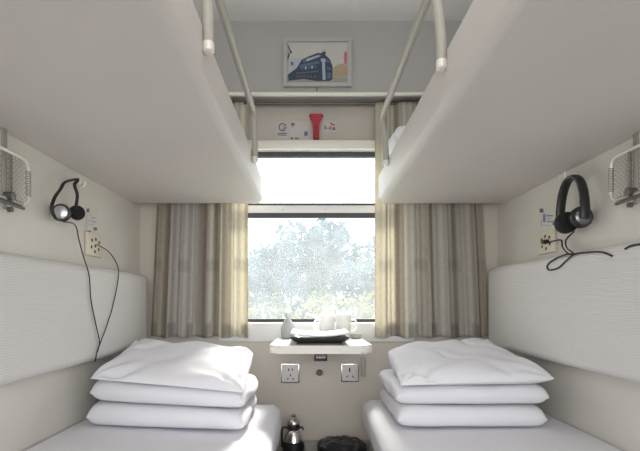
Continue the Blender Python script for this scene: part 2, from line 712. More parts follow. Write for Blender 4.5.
# ================================================================== BEDDING
def sgnpow(a, p):
    return math.copysign(abs(a) ** p, a)


def quilt(x0, x1, y0, y1, z0, z1, seed, label, group, dy=0.0, tilt_low=0.0, tilt_top=0.0):
    """folded quilt: thick soft slab, rounded fold towards the room, layered ends"""
    b = MB()
    n_u, n_v = 76, 60
    cx, cy, cz = (x0 + x1) / 2, (y0 + y1) / 2, (z0 + z1) / 2
    w, d, t = (x1 - x0) / 2, (y1 - y0) / 2, (z1 - z0) / 2

    def surf(sign):
        def fn(u, v):
            # denser sampling near the rims
            a = math.sin((u * 2 - 1) * math.pi / 2)
            c = math.sin((v * 2 - 1) * math.pi / 2)
            h = max(0.0, (1 - abs(a) ** 22)) ** 0.5 * max(0.0, (1 - abs(c) ** 13)) ** 0.5
            x = cx + w * a * (1 - 0.02 * c * c)
            y = cy + d * c * (1 - 0.035 * a ** 6)
            nz = noise.noise(Vector((x * 6 + seed, y * 6, seed * 1.7)))
            nf = noise.noise(Vector((x * 15 + seed, y * 11, seed)))
            z = cz + sign * t * h + (0.004 * nz + 0.002 * nf) * h * (1 if sign > 0 else .2)
            # slack corners
            z -= 0.012 * abs(a) ** 8 * abs(c) ** 4 * (1 if sign > 0 else 0)
            y += 0.014 * noise.noise(Vector((x * 6, seed * 3.3, 1.0))) * abs(c) ** 3
            x += 0.012 * noise.noise(Vector((y * 8, seed * 2.1, z * 20))) * abs(a) ** 6
            y += dy * a * 0.5
            z += a * ((tilt_top + tilt_low) / 2 + sign * h * (tilt_top - tilt_low) / 2)
            return Vector((x, y, z))
        return fn
    b.grid(n_u, n_v, surf(1))
    b.grid(n_u, n_v, surf(-1))
    o = b.build('folded_quilt', M['linen'], weld=True, angle=75)
    tag(o, label, 'quilt', group)
    return o


def pillow(fl, fr, br, bl, zlow, t, seed, label, group, mirror=1, lean=0.0):
    """pillow spanned between four seam corners, resting on a level at zbase"""
    b = MB()
    n_u, n_v = 84, 70
    fl, fr, br, bl = map(Vector, (fl, fr, br, bl))

    def surf(sign):
        def fn(u, v):
            a = math.sin((u * 2 - 1) * math.pi / 2)
            c = math.sin((v * 2 - 1) * math.pi / 2)
            # seam drawn in between the corners
            rc_ = 1 - 0.025 * abs(a) ** 6 * abs(c) ** 6
            aa = a * rc_ * (1 - 0.03 * (1 - c * c) * a * a)
            cc = c * rc_ * (1 - 0.03 * (1 - a * a) * c * c)
            p = ((fl * (1 - aa) + fr * (1 + aa)) * (1 - cc) + (bl * (1 - aa) + br * (1 + aa)) * (1 + cc)) / 4
            zbase = zlow + lean * a
            h = max(0.0, (1 - abs(a) ** 5.5)) ** 0.5 * max(0.0, (1 - abs(c) ** 5.5)) ** 0.5
            wr = 0.0
            for k, (ax, ay) in enumerate(((-1, -1), (1, -1), (1, 1), (-1, 1))):
                dx, dy = a - ax, c - ay
                rr = math.hypot(dx, dy)
                an = math.atan2(dy, dx)
                wr += 0.011 * math.sin(an * 10 + seed + k * 2) * math.exp(-rr * 1.9) * min(1, rr * 3)
            q = (a * 1.0 * mirror - c * 0.8) * 5.5 + 1.8 * noise.noise(Vector((a * 1.3, c * 1.3, seed)))
            amp = max(0, noise.noise(Vector((a * 1.2 + seed, c * 1.2, 9))) + .35)
            wr -= 0.012 * max(0, math.sin(q)) ** 5 * amp * 1.8
            wr += 0.011 * noise.noise(Vector((a * 2.2 + seed, c * 2.2, 5)))
            if sign > 0:
                p.z += t * h + wr * min(1, h * 2.2)
            else:
                hh = min(1, h * 1.6)
                p.z = p.z * (1 - hh) + zbase * hh
                p.z = max(p.z, zbase)
            return p
        return fn
    b.grid(n_u, n_v, surf(1))
    b.grid(n_u, n_v, surf(-1))
    o = b.build('pillow', M['linen'], weld=True, angle=80)
    tag(o, label, 'pillow', group)
    return o


zb = EYE - 0.470
quilt(-0.855, -0.236, 1.690, 2.15, zb, zb + 0.080, 1.3, 'lower folded white quilt of the left bed, lying on the sheet', 'folded quilts', -0.075, 0, -0.007)
quilt(-0.836, -0.232, 1.695, 2.15, zb + 0.085, zb + 0.162, 4.1, 'upper folded white quilt of the left bed, directly under the pillow', 'folded quilts', -0.075, -0.007, -0.016)
quilt(0.320, 0.884, 1.700, 2.20, zb, zb + 0.080, 6.3, 'lower folded white quilt of the right bed, lying on the sheet', 'folded quilts')
quilt(0.312, 0.890, 1.705, 2.20, zb + 0.084, zb + 0.161, 8.8, 'upper folded white quilt of the right bed, directly under the pillow', 'folded quilts')
E = EYE
pillow((-0.822, 1.70, E - .283), (-0.226, 1.622, E - .321), (-0.252, 2.05, E - .226), (-0.836, 2.20, E - .196), zb + 0.166, 0.046, 2.2,
       'plump white pillow on the left quilt stack, below the hanging thin cord', 'pillows', lean=-0.016)
pillow((0.318, 1.665, E - .303), (0.902, 1.69, E - .282), (0.850, 2.22, E - .198), (0.338, 2.07, E - .224), zb + 0.166, 0.048, 5.4,
       'plump white pillow on the right quilt stack, beside the right backrest cushion', 'pillows', mirror=-1)
# pillow end peeping over the right upper berth
pillow((0.366, 2.06, E + .750), (0.80, 2.06, E + .730), (0.80, 2.34, E + .760), (0.366, 2.34, E + .775), E + 0.7065, 0.055, 3.3,
       'white pillow on the right upper berth, behind the guard rail near the window', 'pillow')


# ================================================================== CURTAINS
def curtain(stops, folds, seed, label, amp=0.020, flare=0.0):
    """stops: (px, colour) across the hanging width on the window wall; folds: list of (u, depth)"""
    Yc = 2.432
    z_top, z_bot = EYE + 1.050, EYE - 0.185
    x0, x1 = (stops[0][0] - VX) / F * Yc, (stops[-1][0] - VX) / F * Yc
    us = [(p - stops[0][0]) / (stops[-1][0] - stops[0][0]) for p, _ in stops]
    cols = [c for _, c in stops]
    nu, nv = 150, 60
    b = MB()

    def fold(u, v):
        s = 0
        for fu, fd, fw in folds:
            c = fu + (0.012 * math.sin(v * 3 + fu * 20)) * v
            s += fd * math.exp(-((u - c) / fw) ** 2)
        s += 0.18 * math.sin(u * 46 + seed + math.sin(v * 2.2 + u * 9) * 0.5)
        s += 0.10 * math.sin(u * 83 + 2 * seed)
        return s

    def fn(u, v):
        z = z_top + (z_bot - z_top) * v
        g = 0.55 + 0.45 * min(1, v * 1.5)
        dx = flare * (v - 1) * (u if flare > 0 else 1 - u)
        x = x0 + (x1 - x0) * u + dx + 0.006 * math.sin(u * 46 + seed + 1.5)
        y = Yc + amp * g * -fold(u, v)
        y = min(max(y, 2.392), YB - 0.026)
        zz = z + 0.006 * math.sin(u * 30 + seed) * v
        return Vector((x, y, zz))
    cl = b.bm.verts.layers.float_color.new('Col')
    vs = b.grid(nu, nv, fn)
    for i in range(nu):
        u = i / (nu - 1)
        for j in range(nv):
            v = j / (nv - 1)
            uu = u
            k = 0
            while k < len(us) - 2 and uu > us[k + 1]:
                k += 1
            f = min(1, max(0, (uu - us[k]) / (us[k + 1] - us[k])))
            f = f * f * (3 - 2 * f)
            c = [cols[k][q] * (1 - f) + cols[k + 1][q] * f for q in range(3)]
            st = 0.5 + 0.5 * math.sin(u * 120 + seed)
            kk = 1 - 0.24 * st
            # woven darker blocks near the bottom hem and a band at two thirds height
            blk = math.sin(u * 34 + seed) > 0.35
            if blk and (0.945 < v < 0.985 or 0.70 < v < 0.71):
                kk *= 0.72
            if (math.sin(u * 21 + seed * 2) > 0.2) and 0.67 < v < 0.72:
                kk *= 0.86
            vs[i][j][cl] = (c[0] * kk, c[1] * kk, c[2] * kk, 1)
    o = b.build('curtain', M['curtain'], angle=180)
    so = o.modifiers.new('thickness', 'SOLIDIFY')
    so.thickness = 0.0015
    tag(o, label, 'curtain', 'window curtains')
    return o


tan, brown, grey, cream, pale = (0.68, 0.62, 0.53), (0.46, 0.40, 0.33), (0.67, 0.64, 0.58), (0.90, 0.86, 0.73), (0.86, 0.83, 0.74)  # fabric tones; brown in the creases paints shade, bright cream paints window light
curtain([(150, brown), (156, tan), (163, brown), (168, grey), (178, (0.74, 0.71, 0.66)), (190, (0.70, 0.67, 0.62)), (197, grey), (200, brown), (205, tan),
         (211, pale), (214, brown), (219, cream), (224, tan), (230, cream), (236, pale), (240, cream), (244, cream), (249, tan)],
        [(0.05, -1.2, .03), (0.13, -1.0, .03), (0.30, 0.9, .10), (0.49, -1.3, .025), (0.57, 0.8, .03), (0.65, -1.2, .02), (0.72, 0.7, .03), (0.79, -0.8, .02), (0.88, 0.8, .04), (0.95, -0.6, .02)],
        0.6, 'pleated beige and grey curtain left of the window, its inner edge coloured cream as if glowing', flare=-0.06)
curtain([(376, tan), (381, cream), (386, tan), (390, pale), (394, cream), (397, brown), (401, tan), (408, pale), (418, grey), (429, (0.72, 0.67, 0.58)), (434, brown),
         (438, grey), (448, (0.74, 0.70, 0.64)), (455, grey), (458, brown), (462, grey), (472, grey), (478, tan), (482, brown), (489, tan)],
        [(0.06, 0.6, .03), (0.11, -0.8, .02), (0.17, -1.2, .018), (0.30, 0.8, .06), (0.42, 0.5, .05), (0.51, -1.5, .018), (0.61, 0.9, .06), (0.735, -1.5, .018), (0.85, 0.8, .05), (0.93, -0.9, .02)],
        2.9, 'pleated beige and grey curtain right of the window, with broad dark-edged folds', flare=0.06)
b = MB()
b.tube([(XL + .005, 2.437, DZ0 - 0.006), (XR - .005, 2.437, DZ0 - 0.006)], 0.007, 8)
tag(b.build('curtain_rail', M['metal_dark']), 'thin dark curtain rail under the boxed panel, over both curtains', 'curtain rail')


# ================================================================== PICTURE
YF = 2.35
def pic(u, v, lift=0.0):
    """photo-pixel frame of the picture face -> world on the panel face"""
    return P(u, v, YF - 0.012 - lift) if False else Vector(((u - VX) / F * 2.34, YF - 0.012 - lift, EYE + (VY - v) / F * 2.34))


t = thing('framed_picture', 'framed picture of a dark blue train on the panel above the window', 'picture', pic(317.5, 87), None)
b = MB()
o4 = [(283.5, 38.5), (351.5, 38.5), (351.5, 87), (283.5, 87)]
i4 = [(287, 42.5), (348, 42.5), (348, 83.5), (287, 83.5)]
def frame_ring(b, o, i, y0, y1):
    O0 = [Vector(((u - VX) / F * 2.34, y0, EYE + (VY - v) / F * 2.34)) for u, v in o]
    I0 = [Vector(((u - VX) / F * 2.34, y0, EYE + (VY - v) / F * 2.34)) for u, v in i]
    for k in range(4):
        q = [O0[k], O0[(k + 1) % 4], I0[(k + 1) % 4], I0[k]]
        b.prism(q, (0, y1 - y0, 0))
frame_ring(b, o4, i4, YF - 0.022, YF)
b.build('picture_frame', mat('frame_silver', (0.44, 0.43, 0.42), 0.3, 0.25), t, smooth=False, label='thin silver frame')
pm = [mat('print_%d' % i, c, 0.5) for i, c in enumerate([
    (0.50, 0.485, 0.45),   # 0 sky
    (0.030, 0.045, 0.080),  # 1 dark blue
    (0.085, 0.125, 0.19),   # 2 mid blue
    (0.33, 0.39, 0.46),   # 3 light stripe
    (0.30, 0.29, 0.26),   # 4 road
    (0.34, 0.32, 0.18),   # 5 foliage
    (0.55, 0.10, 0.14),   # 6 red
    (0.10, 0.09, 0.11),   # 7 ink
    (0.40, 0.43, 0.46),   # 8 bluish haze
    (0.45, 0.27, 0.20),   # 9 rust
    (0.52, 0.51, 0.49),   # 10 mat
])]
b = MB()
Z = lambda x, y: (275 + x / 6.94, 30 + y / 6.94)
def pg(pts, mi, lift):
    b.poly([pic(*Z(x, y), lift) for x, y in pts], mi)
b.poly([pic(286.5, 42), pic(348.5, 42), pic(348.5, 84), pic(286.5, 84)], 10)
pg([(84, 92), (500, 92), (500, 366), (84, 366)], 0, .0006)
pg([(84, 200), (200, 200), (170, 260), (84, 310)], 8, .0009)
pg([(84, 312), (140, 290), (400, 330), (500, 330), (500, 366), (84, 366)], 4, .0012)
pg([(84, 366), (84, 345), (500, 350), (500, 366)], 7 if False else 4, .0014)
pg([(400, 270), (430, 245), (470, 235), (500, 250), (500, 325), (400, 330)], 5, .0015)
pg([(440, 268), (480, 255), (500, 262), (500, 290), (450, 300)], 9, .0017)
# locomotive: long flank in perspective and a blunt nose
pg([(90, 312), (150, 268), (185, 210), (235, 185), (300, 160), (345, 172), (380, 205), (400, 255), (398, 345), (375, 357), (290, 357), (200, 342), (95, 355)], 1, .0020)
pg([(190, 215), (300, 172), (330, 180), (200, 232)], 2, .0024)
pg([(215, 205), (300, 178), (318, 184), (222, 222)], 3, .0026)
pg([(175, 245), (300, 215), (310, 235), (170, 268)], 2, .0024)
for k in range(5):
    x = 185 + k * 22
    y = 262 - k * 3
    pg([(x, y), (x + 13, y - 2), (x + 13, y + 16), (x, y + 18)], 3 if k % 2 else 2, .0027)
for k in range(6):
    x = 150 + k * 24
    pg([(x, 318), (x + 14, 318), (x + 14, 336), (x, 334)], 7, .0027)
pg([(150, 300), (300, 285), (300, 294), (145, 308)], 2, .0027)
pg([(312, 195), (372, 200), (392, 258), (390, 345), (312, 350)], 1, .0028)
pg([(318, 200), (350, 202), (352, 224), (318, 222)], 3, .0030)
pg([(356, 204), (370, 208), (380, 232), (358, 228)], 2, .0030)
pg([(326, 222), (346, 224), (352, 348), (330, 350)], 3, .0031)
pg([(360, 262), (388, 266), (388, 280), (360, 276)], 2, .0031)
pg([(362, 300), (388, 300), (386, 336), (362, 340)], 2, .0031)
pg([(318, 165), (345, 150), (353, 154), (345, 190), (330, 182)], 1, .0022)
pg([(318, 168), (332, 130), (340, 150)], 3, .0021)
# calligraphy-like dark marks on the left, red column on the right
for q in ([(86, 96), (100, 120), (96, 150)], [(96, 120), (122, 160), (104, 168)], [(88, 150), (104, 178), (92, 205)], [(108, 226), (126, 222), (128, 246), (114, 250)], [(86, 180), (98, 190), (88, 215)]):
    pg(q, 7, .002)
for k in range(6):
    pg([(478, 160 + k * 13), (500, 158 + k * 13), (498, 168 + k * 13), (480, 170 + k * 13)], 6, .0021)
pg([(486, 150), (494, 150), (494, 240), (486, 240)], 6, .0023)
b.build('picture_print', pm, t, smooth=False, label='print of a blue train on a pale ground')
b = MB()
c = pic(317, 88.8)
b.box((c.x - 0.004, YF - 0.008, c.z - 0.007), (c.x + 0.004, YF - 0.0002, c.z + 0.005), 0.001)
b.build('picture_hook', M['ink_dark'], t)


# ================================================================== HAMMER AND NOTICES ABOVE THE WINDOW
def wb(u, v, y):
    """on the window wall: photo-pixel position at the wall's depth"""
    return Vector(((u - VX) / F * 2.465, y, EYE + (VY - v) / F * 2.465))


c = wb(316, 140, 2.45)
t = thing('emergency_hammer', 'red emergency window hammer mounted above the window between the notices', 'hammer', c)
b = MB()
pf = [(313.2, 139.4), (318.9, 139.4), (319.2, 136), (318.6, 126), (320.2, 121.5), (321.9, 119), (322.1, 115.2), (310.0, 115.2), (310.2, 119), (312, 121.5), (313.5, 126), (312.9, 136)]
b.prism([wb(u, v, 2.440) for u, v in pf], (0, 0.029, 0))
bmesh.ops.bevel(b.bm, geom=[e for e in b.bm.edges if all(abs(v.co.y - 2.440) < 1e-5 for v in e.verts)], offset=0.004, segments=3, affect='EDGES')
b.build('hammer_body', M['red'], t)
b = MB()
b.prism([wb(u, v, 2.436) for u, v in [(314.2, 138), (318, 138), (317.7, 126), (314.5, 126)]], (0, 0.006, 0))
b.build('hammer_grip', M['red_dark'], t)
b = MB()
a0 = wb(309.2, 116.8, 2.452)
a1 = wb(323.0, 116.8, 2.452)
b.tube([a0, a1], 0.006, 10)
b.build('hammer_head', M['red_dark'], t)


def marks(b, items, fy, lift=0.0012):
    """items: (x0,y0,x1,y1,mat) photo-pixel rectangles on a wall through mapping fy"""
    for x0, y0, x1, y1, mi in items:
        b.poly([fy(x0, y0, lift), fy(x1, y0, lift), fy(x1, y1, lift), fy(x0, y1, lift)], mi)


inks = [M['film'], M['ink_blue'], M['ink_pale'], M['ink_dark'], M['ink_red']]
fwall = lambda u, v, l: wb(u, v, YB - 0.0012 - l)


def arc_mark(b, cu, cv, r0, r1, a0, a1, mi, lift=.0012, n=14):
    for k in range(n):
        A = math.radians(a0 + (a1 - a0) * k / n)
        B = math.radians(a0 + (a1 - a0) * (k + 1) / n)
        b.poly([fwall(cu + math.cos(A) * r0, cv - math.sin(A) * r0, lift), fwall(cu + math.cos(A) * r1, cv - math.sin(A) * r1, lift),
                fwall(cu + math.cos(B) * r1, cv - math.sin(B) * r1, lift), fwall(cu + math.cos(B) * r0, cv - math.sin(B) * r0, lift)], mi)


b = MB()
marks(b, [(276.2, 121.5, 287.8, 140, 0)], fwall, 0.0)
arc_mark(b, 282.6, 127, 2.9, 4.3, 20, 320, 3)
arc_mark(b, 283.4, 127.6, 0.9, 2.0, -160, 130, 1)
marks(b, [(277.5, 132.6, 287, 134.0, 3), (278, 134.6, 286.6, 135.8, 1), (280, 138, 284, 138.8, 2), (284.2, 127.2, 287, 128.2, 3)], fwall)
tag(b.build('notice_sticker', inks, smooth=False), 'small clear notice sticker with a round grey emblem, left of the red hammer', 'sticker', 'notices above the window')
b = MB()
marks(b, [(288.8, 121.2, 309.5, 140.2, 0)], fwall, 0.0)
marks(b, [(291, 122.6, 294.6, 125.6, 3), (289.6, 127.6, 303, 128.6, 2), (289.6, 129.8, 305, 130.8, 2), (290, 132, 302, 132.8, 2), (291, 126.6, 293.2, 127.2, 1),
          (304.2, 131.2, 307.8, 136, 1), (305, 132.2, 307, 134, 3), (290.6, 137, 293, 139.4, 3), (294.6, 137.6, 299, 139, 3), (296, 134.4, 302.6, 135.2, 2)], fwall)
tag(b.build('notice_sticker', inks, smooth=False), 'clear notice sticker with pale blue lines of writing, directly left of the red hammer', 'sticker', 'notices above the window')
b = MB()
marks(b, [(323.6, 120.6, 336.4, 132, 0)], fwall, 0.0)
b.poly([fwall(329.5, 121.8, .0012), fwall(334.8, 124.2, .0012), fwall(335, 126, .0012), fwall(331, 124.4, .0012)], 4)
marks(b, [(324.4, 125.2, 326, 129.4, 3), (326.8, 127.4, 329.6, 128.6, 3), (330, 125.6, 331.2, 130, 3), (332.4, 127, 335.4, 130, 3), (325, 130.6, 335.6, 131.4, 2)], fwall)
tag(b.build('notice_sticker', inks, smooth=False), 'small notice sticker with a red mark, right of the red hammer', 'sticker', 'notices above the window')


# ================================================================== SOCKETS
def wall_socket_end(px0, px1, py0, py1, label, holes):
    y = YB
    a = wb(px0, py1, y)
    c = wb(px1, py0, y)
    t = thing('wall_socket', label, 'socket', ((a.x + c.x) / 2, y, a.z), 'sockets under the table')
    b = MB()
    b.box((a.x, y - 0.006, a.z), (c.x, y - 0.0002, c.z), 0.002)
    b.build('bezel', M['steel'], t, label='metal rim')
    b = MB()
    e = 0.006
    b.box((a.x + e, y - 0.010, a.z + e), (c.x - e, y - 0.005, c.z - e), 0.002)
    pl = b.build('plate', M['socket_white'], t)
    for hx, hy, w, h, rot in holes:
        q = wb(hx, hy, y)
        b = MB()
        m = Matrix.Translation(q) @ Matrix.Rotation(math.radians(rot), 4, 'Y')
        tb = bmesh.new()
        bmesh.ops.create_cube(tb, size=1)
        bmesh.ops.scale(tb, vec=(w * .0054, .0016, h * .0054), verts=list(tb.verts))
        b.merge(tb, 0, Matrix.Translation(Vector((0, -0.0106, 0))) @ m)
        b.build('slot', M['slot'], pl, smooth=False)


wall_socket_end(281, 299.5, 363.5, 383, 'square white socket on the wall under the table, left of the dark knob',
                [(288.6, 369.5, 1.0, 2.4, 0), (292.4, 369.5, 1.0, 2.4, 0), (290.5, 375.2, 1.0, 2.2, 0), (288, 378.6, 1.0, 2.2, 30), (293, 378.6, 1.0, 2.2, -30)])
wall_socket_end(341, 359, 363.5, 382, 'square white socket on the wall under the table, right of the dark knob',
                [(349.6, 369.8, 1.3, 4.2, 0), (347.0, 376.5, 1.0, 2.2, 30), (352.8, 376.5, 1.0, 2.2, -30)])


def side_socket(s, py, px, label, with_plug):
    wall = XL if s < 0 else XR
    c = W(px, py, wall)
    h = 0.048
    t = thing('wall_socket', label, 'socket', (wall, c.y, c.z - h), 'sockets on the side walls')
    x0, x1 = sorted((wall - s * 0.0003, wall - s * 0.012))
    b = MB()
    b.box((x0, c.y - 0.070, c.z - h), (x1, c.y + 0.070, c.z + h), 0.004)
    pl = b.build('plate', M['socket_beige'], t)
    x0, x1 = sorted((wall - s * 0.0115, wall - s * 0.0128))
    for dy, dz, w, hh in ((-.030, .016, .006, .006), (.004, .024, .006, .006), (.034, .014, .006, .006), (-.034, -.012, .006, .006), (0, -.004, .006, .006), (.030, -.016, .006, .006), (-.004, -.028, .006, .006)):
        b = MB()
        b.box((x0, c.y + dy - w, c.z + dz - hh), (x1, c.y + dy + w, c.z + dz + hh))
        b.build('slot', M['slot'], pl, smooth=False)
    return c


cL = side_socket(-1, 245, 92.5, 'beige wall socket beside the thin headphones on the left wall', False)
cR = side_socket(1, 242, 548.5, 'beige wall socket beside the thick black headphones on the right wall', True)


def side_sticker(s, x0, y0, x1, y1, items, label):
    wall = XL if s < 0 else XR
    f = lambda u, v, l: W(u, v, wall - s * (0.0012 + l))
    b = MB()
    marks(b, [(x0, y0, x1, y1, 0)], f, 0)
    marks(b, items, f, 0.0012)
    tag(b.build('notice_sticker', [M['wall_cream']] + inks[1:], smooth=False), label, 'sticker', 'notices above the side sockets')


side_sticker(-1, 84, 207.5, 99, 232, [(86.6, 208.6, 89.4, 212.2, 3), (86.4, 215, 87.0, 230, 2), (89, 214.5, 92, 215.6, 2), (91.5, 217.5, 95, 218.4, 1), (88, 220, 92, 221, 2), (93.5, 227.4, 97, 230.4, 3),
                                      (87, 230.6, 91, 232, 3), (88.6, 224, 94, 224.8, 2), (92, 221.6, 96, 222.4, 1)],
             'small paper notice with dark marks above the left side socket')
side_sticker(1, 538.5, 207, 556, 231, [(539.6, 208.6, 543.4, 212.6, 3), (543, 214, 545.4, 222, 1), (546, 215, 553, 216.4, 1), (546.4, 218, 551.5, 219.4, 2), (547, 221, 554, 222.2, 1), (540.6, 220, 542, 226, 2),
                                       (552.4, 222.6, 555, 225, 3), (543, 225, 551, 226, 2)],
             'small paper notice with blue marks above the right side socket')


# ================================================================== WALL HOOKS AND HEADPHONES
def wall_hook(s, px, py, label):
    wall = XL if s < 0 else XR
    c = W(px, py, wall)
    t = thing('wall_hook', label, 'hook', (wall, c.y, c.z - .02), 'coat hooks')
    b = MB()
    x0, x1 = sorted((wall - s * 0.0003, wall - s * 0.006))
    b.box((x0, c.y - 0.022, c.z - 0.016), (x1, c.y + 0.022, c.z + 0.016), 0.003, 3)
    b.build('hook_plate', M['wire'], t)
    for dy in (-0.012, 0.012):
        b = MB()
        b.tube(spline([(wall - s * 0.004, c.y + dy, c.z - .006), (wall - s * 0.025, c.y + dy * 1.3, c.z - .012), (wall - s * 0.042, c.y + dy * 1.5, c.z - .006), (wall - s * 0.045, c.y + dy * 1.6, c.z + .012)], 6), 0.004, 8)
        b.build('hook_prong', M['wire'], t)
    return c


hl = wall_hook(-1, 71, 183, 'pale double wall hook holding the thin headphones on the left wall')
hr = wall_hook(1, 574, 176.5, 'pale double wall hook holding the thick black headphones on the right wall')


def ear_cup(t, c, r, th, s_y, face_mat, yaw=0.0, name='ear_cup'):
    """cup with its axis along Y; s_y = -1 when its outer face looks to the room's open end"""
    b = MB()
    prof = [(r * .5, -th * .1), (r * .86, 0), (r, th * .25), (r, th * .65), (r * .88, th * .95), (r * .5, th)]
    rot = Matrix.Rotation(math.radians(yaw), 4, 'Z') @ Matrix.Rotation(math.radians(90 * (1 if s_y < 0 else -1)), 4, 'X')
    b.lathe(prof, c, n=28, mx=rot)
    o = b.build(name, M['black_plastic'], t)
    b = MB()
    b.lathe([(r * .70, th * .9), (r * .74, th * 1.0), (r * .6, th * 1.12), (r * .25, th * 1.18)], c, n=28, mx=rot)
    b.build('cup_cover', face_mat, o)
    b = MB()
    b.lathe([(r * .55, -th * .55), (r * .92, -th * .5), (r * .97, -th * .2), (r * .85, 0.0)], c, n=28, mx=rot)
    b.build('ear_pad', M['foam'], o)
    return o


# thin headphones on the left wall
X = XL + 0.036
t = thing('headphones', 'thin-band headphones with silver ear cups on the left wall hook', 'headphones', (X, hl.y, hl.z - .15))
near, far = W(62, 213, X), W(74.5, 211.5, X)
far.y += 0.022
top = Vector((X, hl.y - .01, hl.z + 0.002))
b = MB()
pts = spline([W(61, 220.5, X), W(55.5, 218, X), W(51.8, 208, X), W(54.5, 198, X), W(60.5, 189, X), W(65.5, 182, X), top + Vector((0, -.006, .008)), W(74.5, 184.5, X), W(77.2, 194, X), W(76.6, 203, X), W(75.0, 209, X)], 8)
b.tube(pts, 0.0065, 10, side=(1, 0, 0), flat=0.7)
b.build('headband', M['black_plastic'], t)
ear_cup(t, near, 0.031, 0.017, -1, M['silver'], 12)
ear_cup(t, far, 0.028, 0.015, 1, M['silver'], 52)
# thin cord: down in front of the cushion, tucked behind the pillow, and back up to the socket
XC = -0.838
pl = [Vector(near) + Vector((0.0, .004, -.029)), W(75, 225, XL + .04), W(79, 240, XL + .045), W(83.5, 257, XC), W(89, 275, XC), W(91, 300, XC), W(96, 325, XC), W(99.5, 342, XC), W(97, 352, XC), W(95, 362, XC)]
b = MB()
b.tube(spline(pl, 8), 0.0022, 6)
pr = [Vector((XL + .013, cL.y + .01, cL.z + .004)), W(109, 252, XL + .03), W(117.5, 266, XC), W(118, 280, XC), W(113, 305, XC), W(107, 325, XC), W(101, 341, XC), W(97, 353, XC)]
b.tube(spline(pr, 8), 0.0022, 6)
b.build('cord', M['rubber'], t, label='thin dark forked cord')

# thick headphones on the right wall
X = XR - 0.046
t = thing('headphones', 'thick black padded headphones on the right wall hook', 'headphones', (X, hr.y, hr.z - .2))
near, far = W(580, 217.5, X), W(567, 222.5, X)
top = Vector((X, hr.y + .012, hr.z + 0.004))
b = MB()
cy_, az_ = 1.679, 0.080
z_c = near.z + 0.012
zt_ = hr.z - 0.022
pts = []
for k in range(61):
    a = math.radians(188 - 196 * k / 60)
    pts.append(Vector((X, cy_ + az_ * sgnpow(math.cos(a), .85), z_c + (zt_ - z_c) * math.sin(a))))
b.tube(pts, 0.018, 12, side=(1, 0, 0), flat=0.45)
hb = b.build('headband', M['black_plastic'], t)
b = MB()
pts2 = [p + Vector((-0.0145, 0, 0)) for p in pts[8:34]]
b.tube(pts2, 0.0032, 8)
b.build('band_trim', M['silver'], hb, label='silver strip along the band')
ear_cup(t, near, 0.038, 0.022, -1, mat('cover_grey', (0.22, 0.22, 0.23), 0.25, 0.7))
ear_cup(t, far, 0.040, 0.026, 1, M['black_plastic'])
XC = 0.9085
b = MB()
rc = [near + Vector((-.004, .03, -.045)), W(566, 240, XR - .03), W(567, 248, XR - .02), W(573, 253, XC), W(566, 254.5, XC), W(555, 259, XC), W(547.5, 265, XC), W(549, 270, XC), W(558, 268, XC), W(566, 261, XC), W(574, 254.5, XC), W(585, 252.5, XC), W(601, 252, XC), W(612, 256, XC)]
b.tube(spline(rc, 8), 0.0030, 6)
rs = [Vector((XR - .016, cR.y - .02, cR.z - .006)), W(560.5, 240, XR - .035), W(562.5, 247, XR - .04), W(568, 253.5, XC), W(574, 254.2, XC)]
b.tube(spline(rs, 8), 0.0030, 6)
b.build('cord', M['rubber'], t, label='looped black cord')
b = MB()
p0 = Vector((XR - .012, cR.y - .02, cR.z + .0))
b.tube([p0, p0 + Vector((-.028, -.006, -.004))], 0.009, 10)
b.build('plug', M['black_plastic'], t)
# other black cord further along the cushion
b = MB()
b.tube(spline([W(625, 249, XC), W(630, 246.2, .9115), W(637, 244.6, .9125), W(650, 243.4, .9125), W(668, 245, .910)], 8), 0.0032, 6)
tag(b.build('cable', M['rubber']), 'short black cable on the right cushion top, below the right wire rack', 'cable')


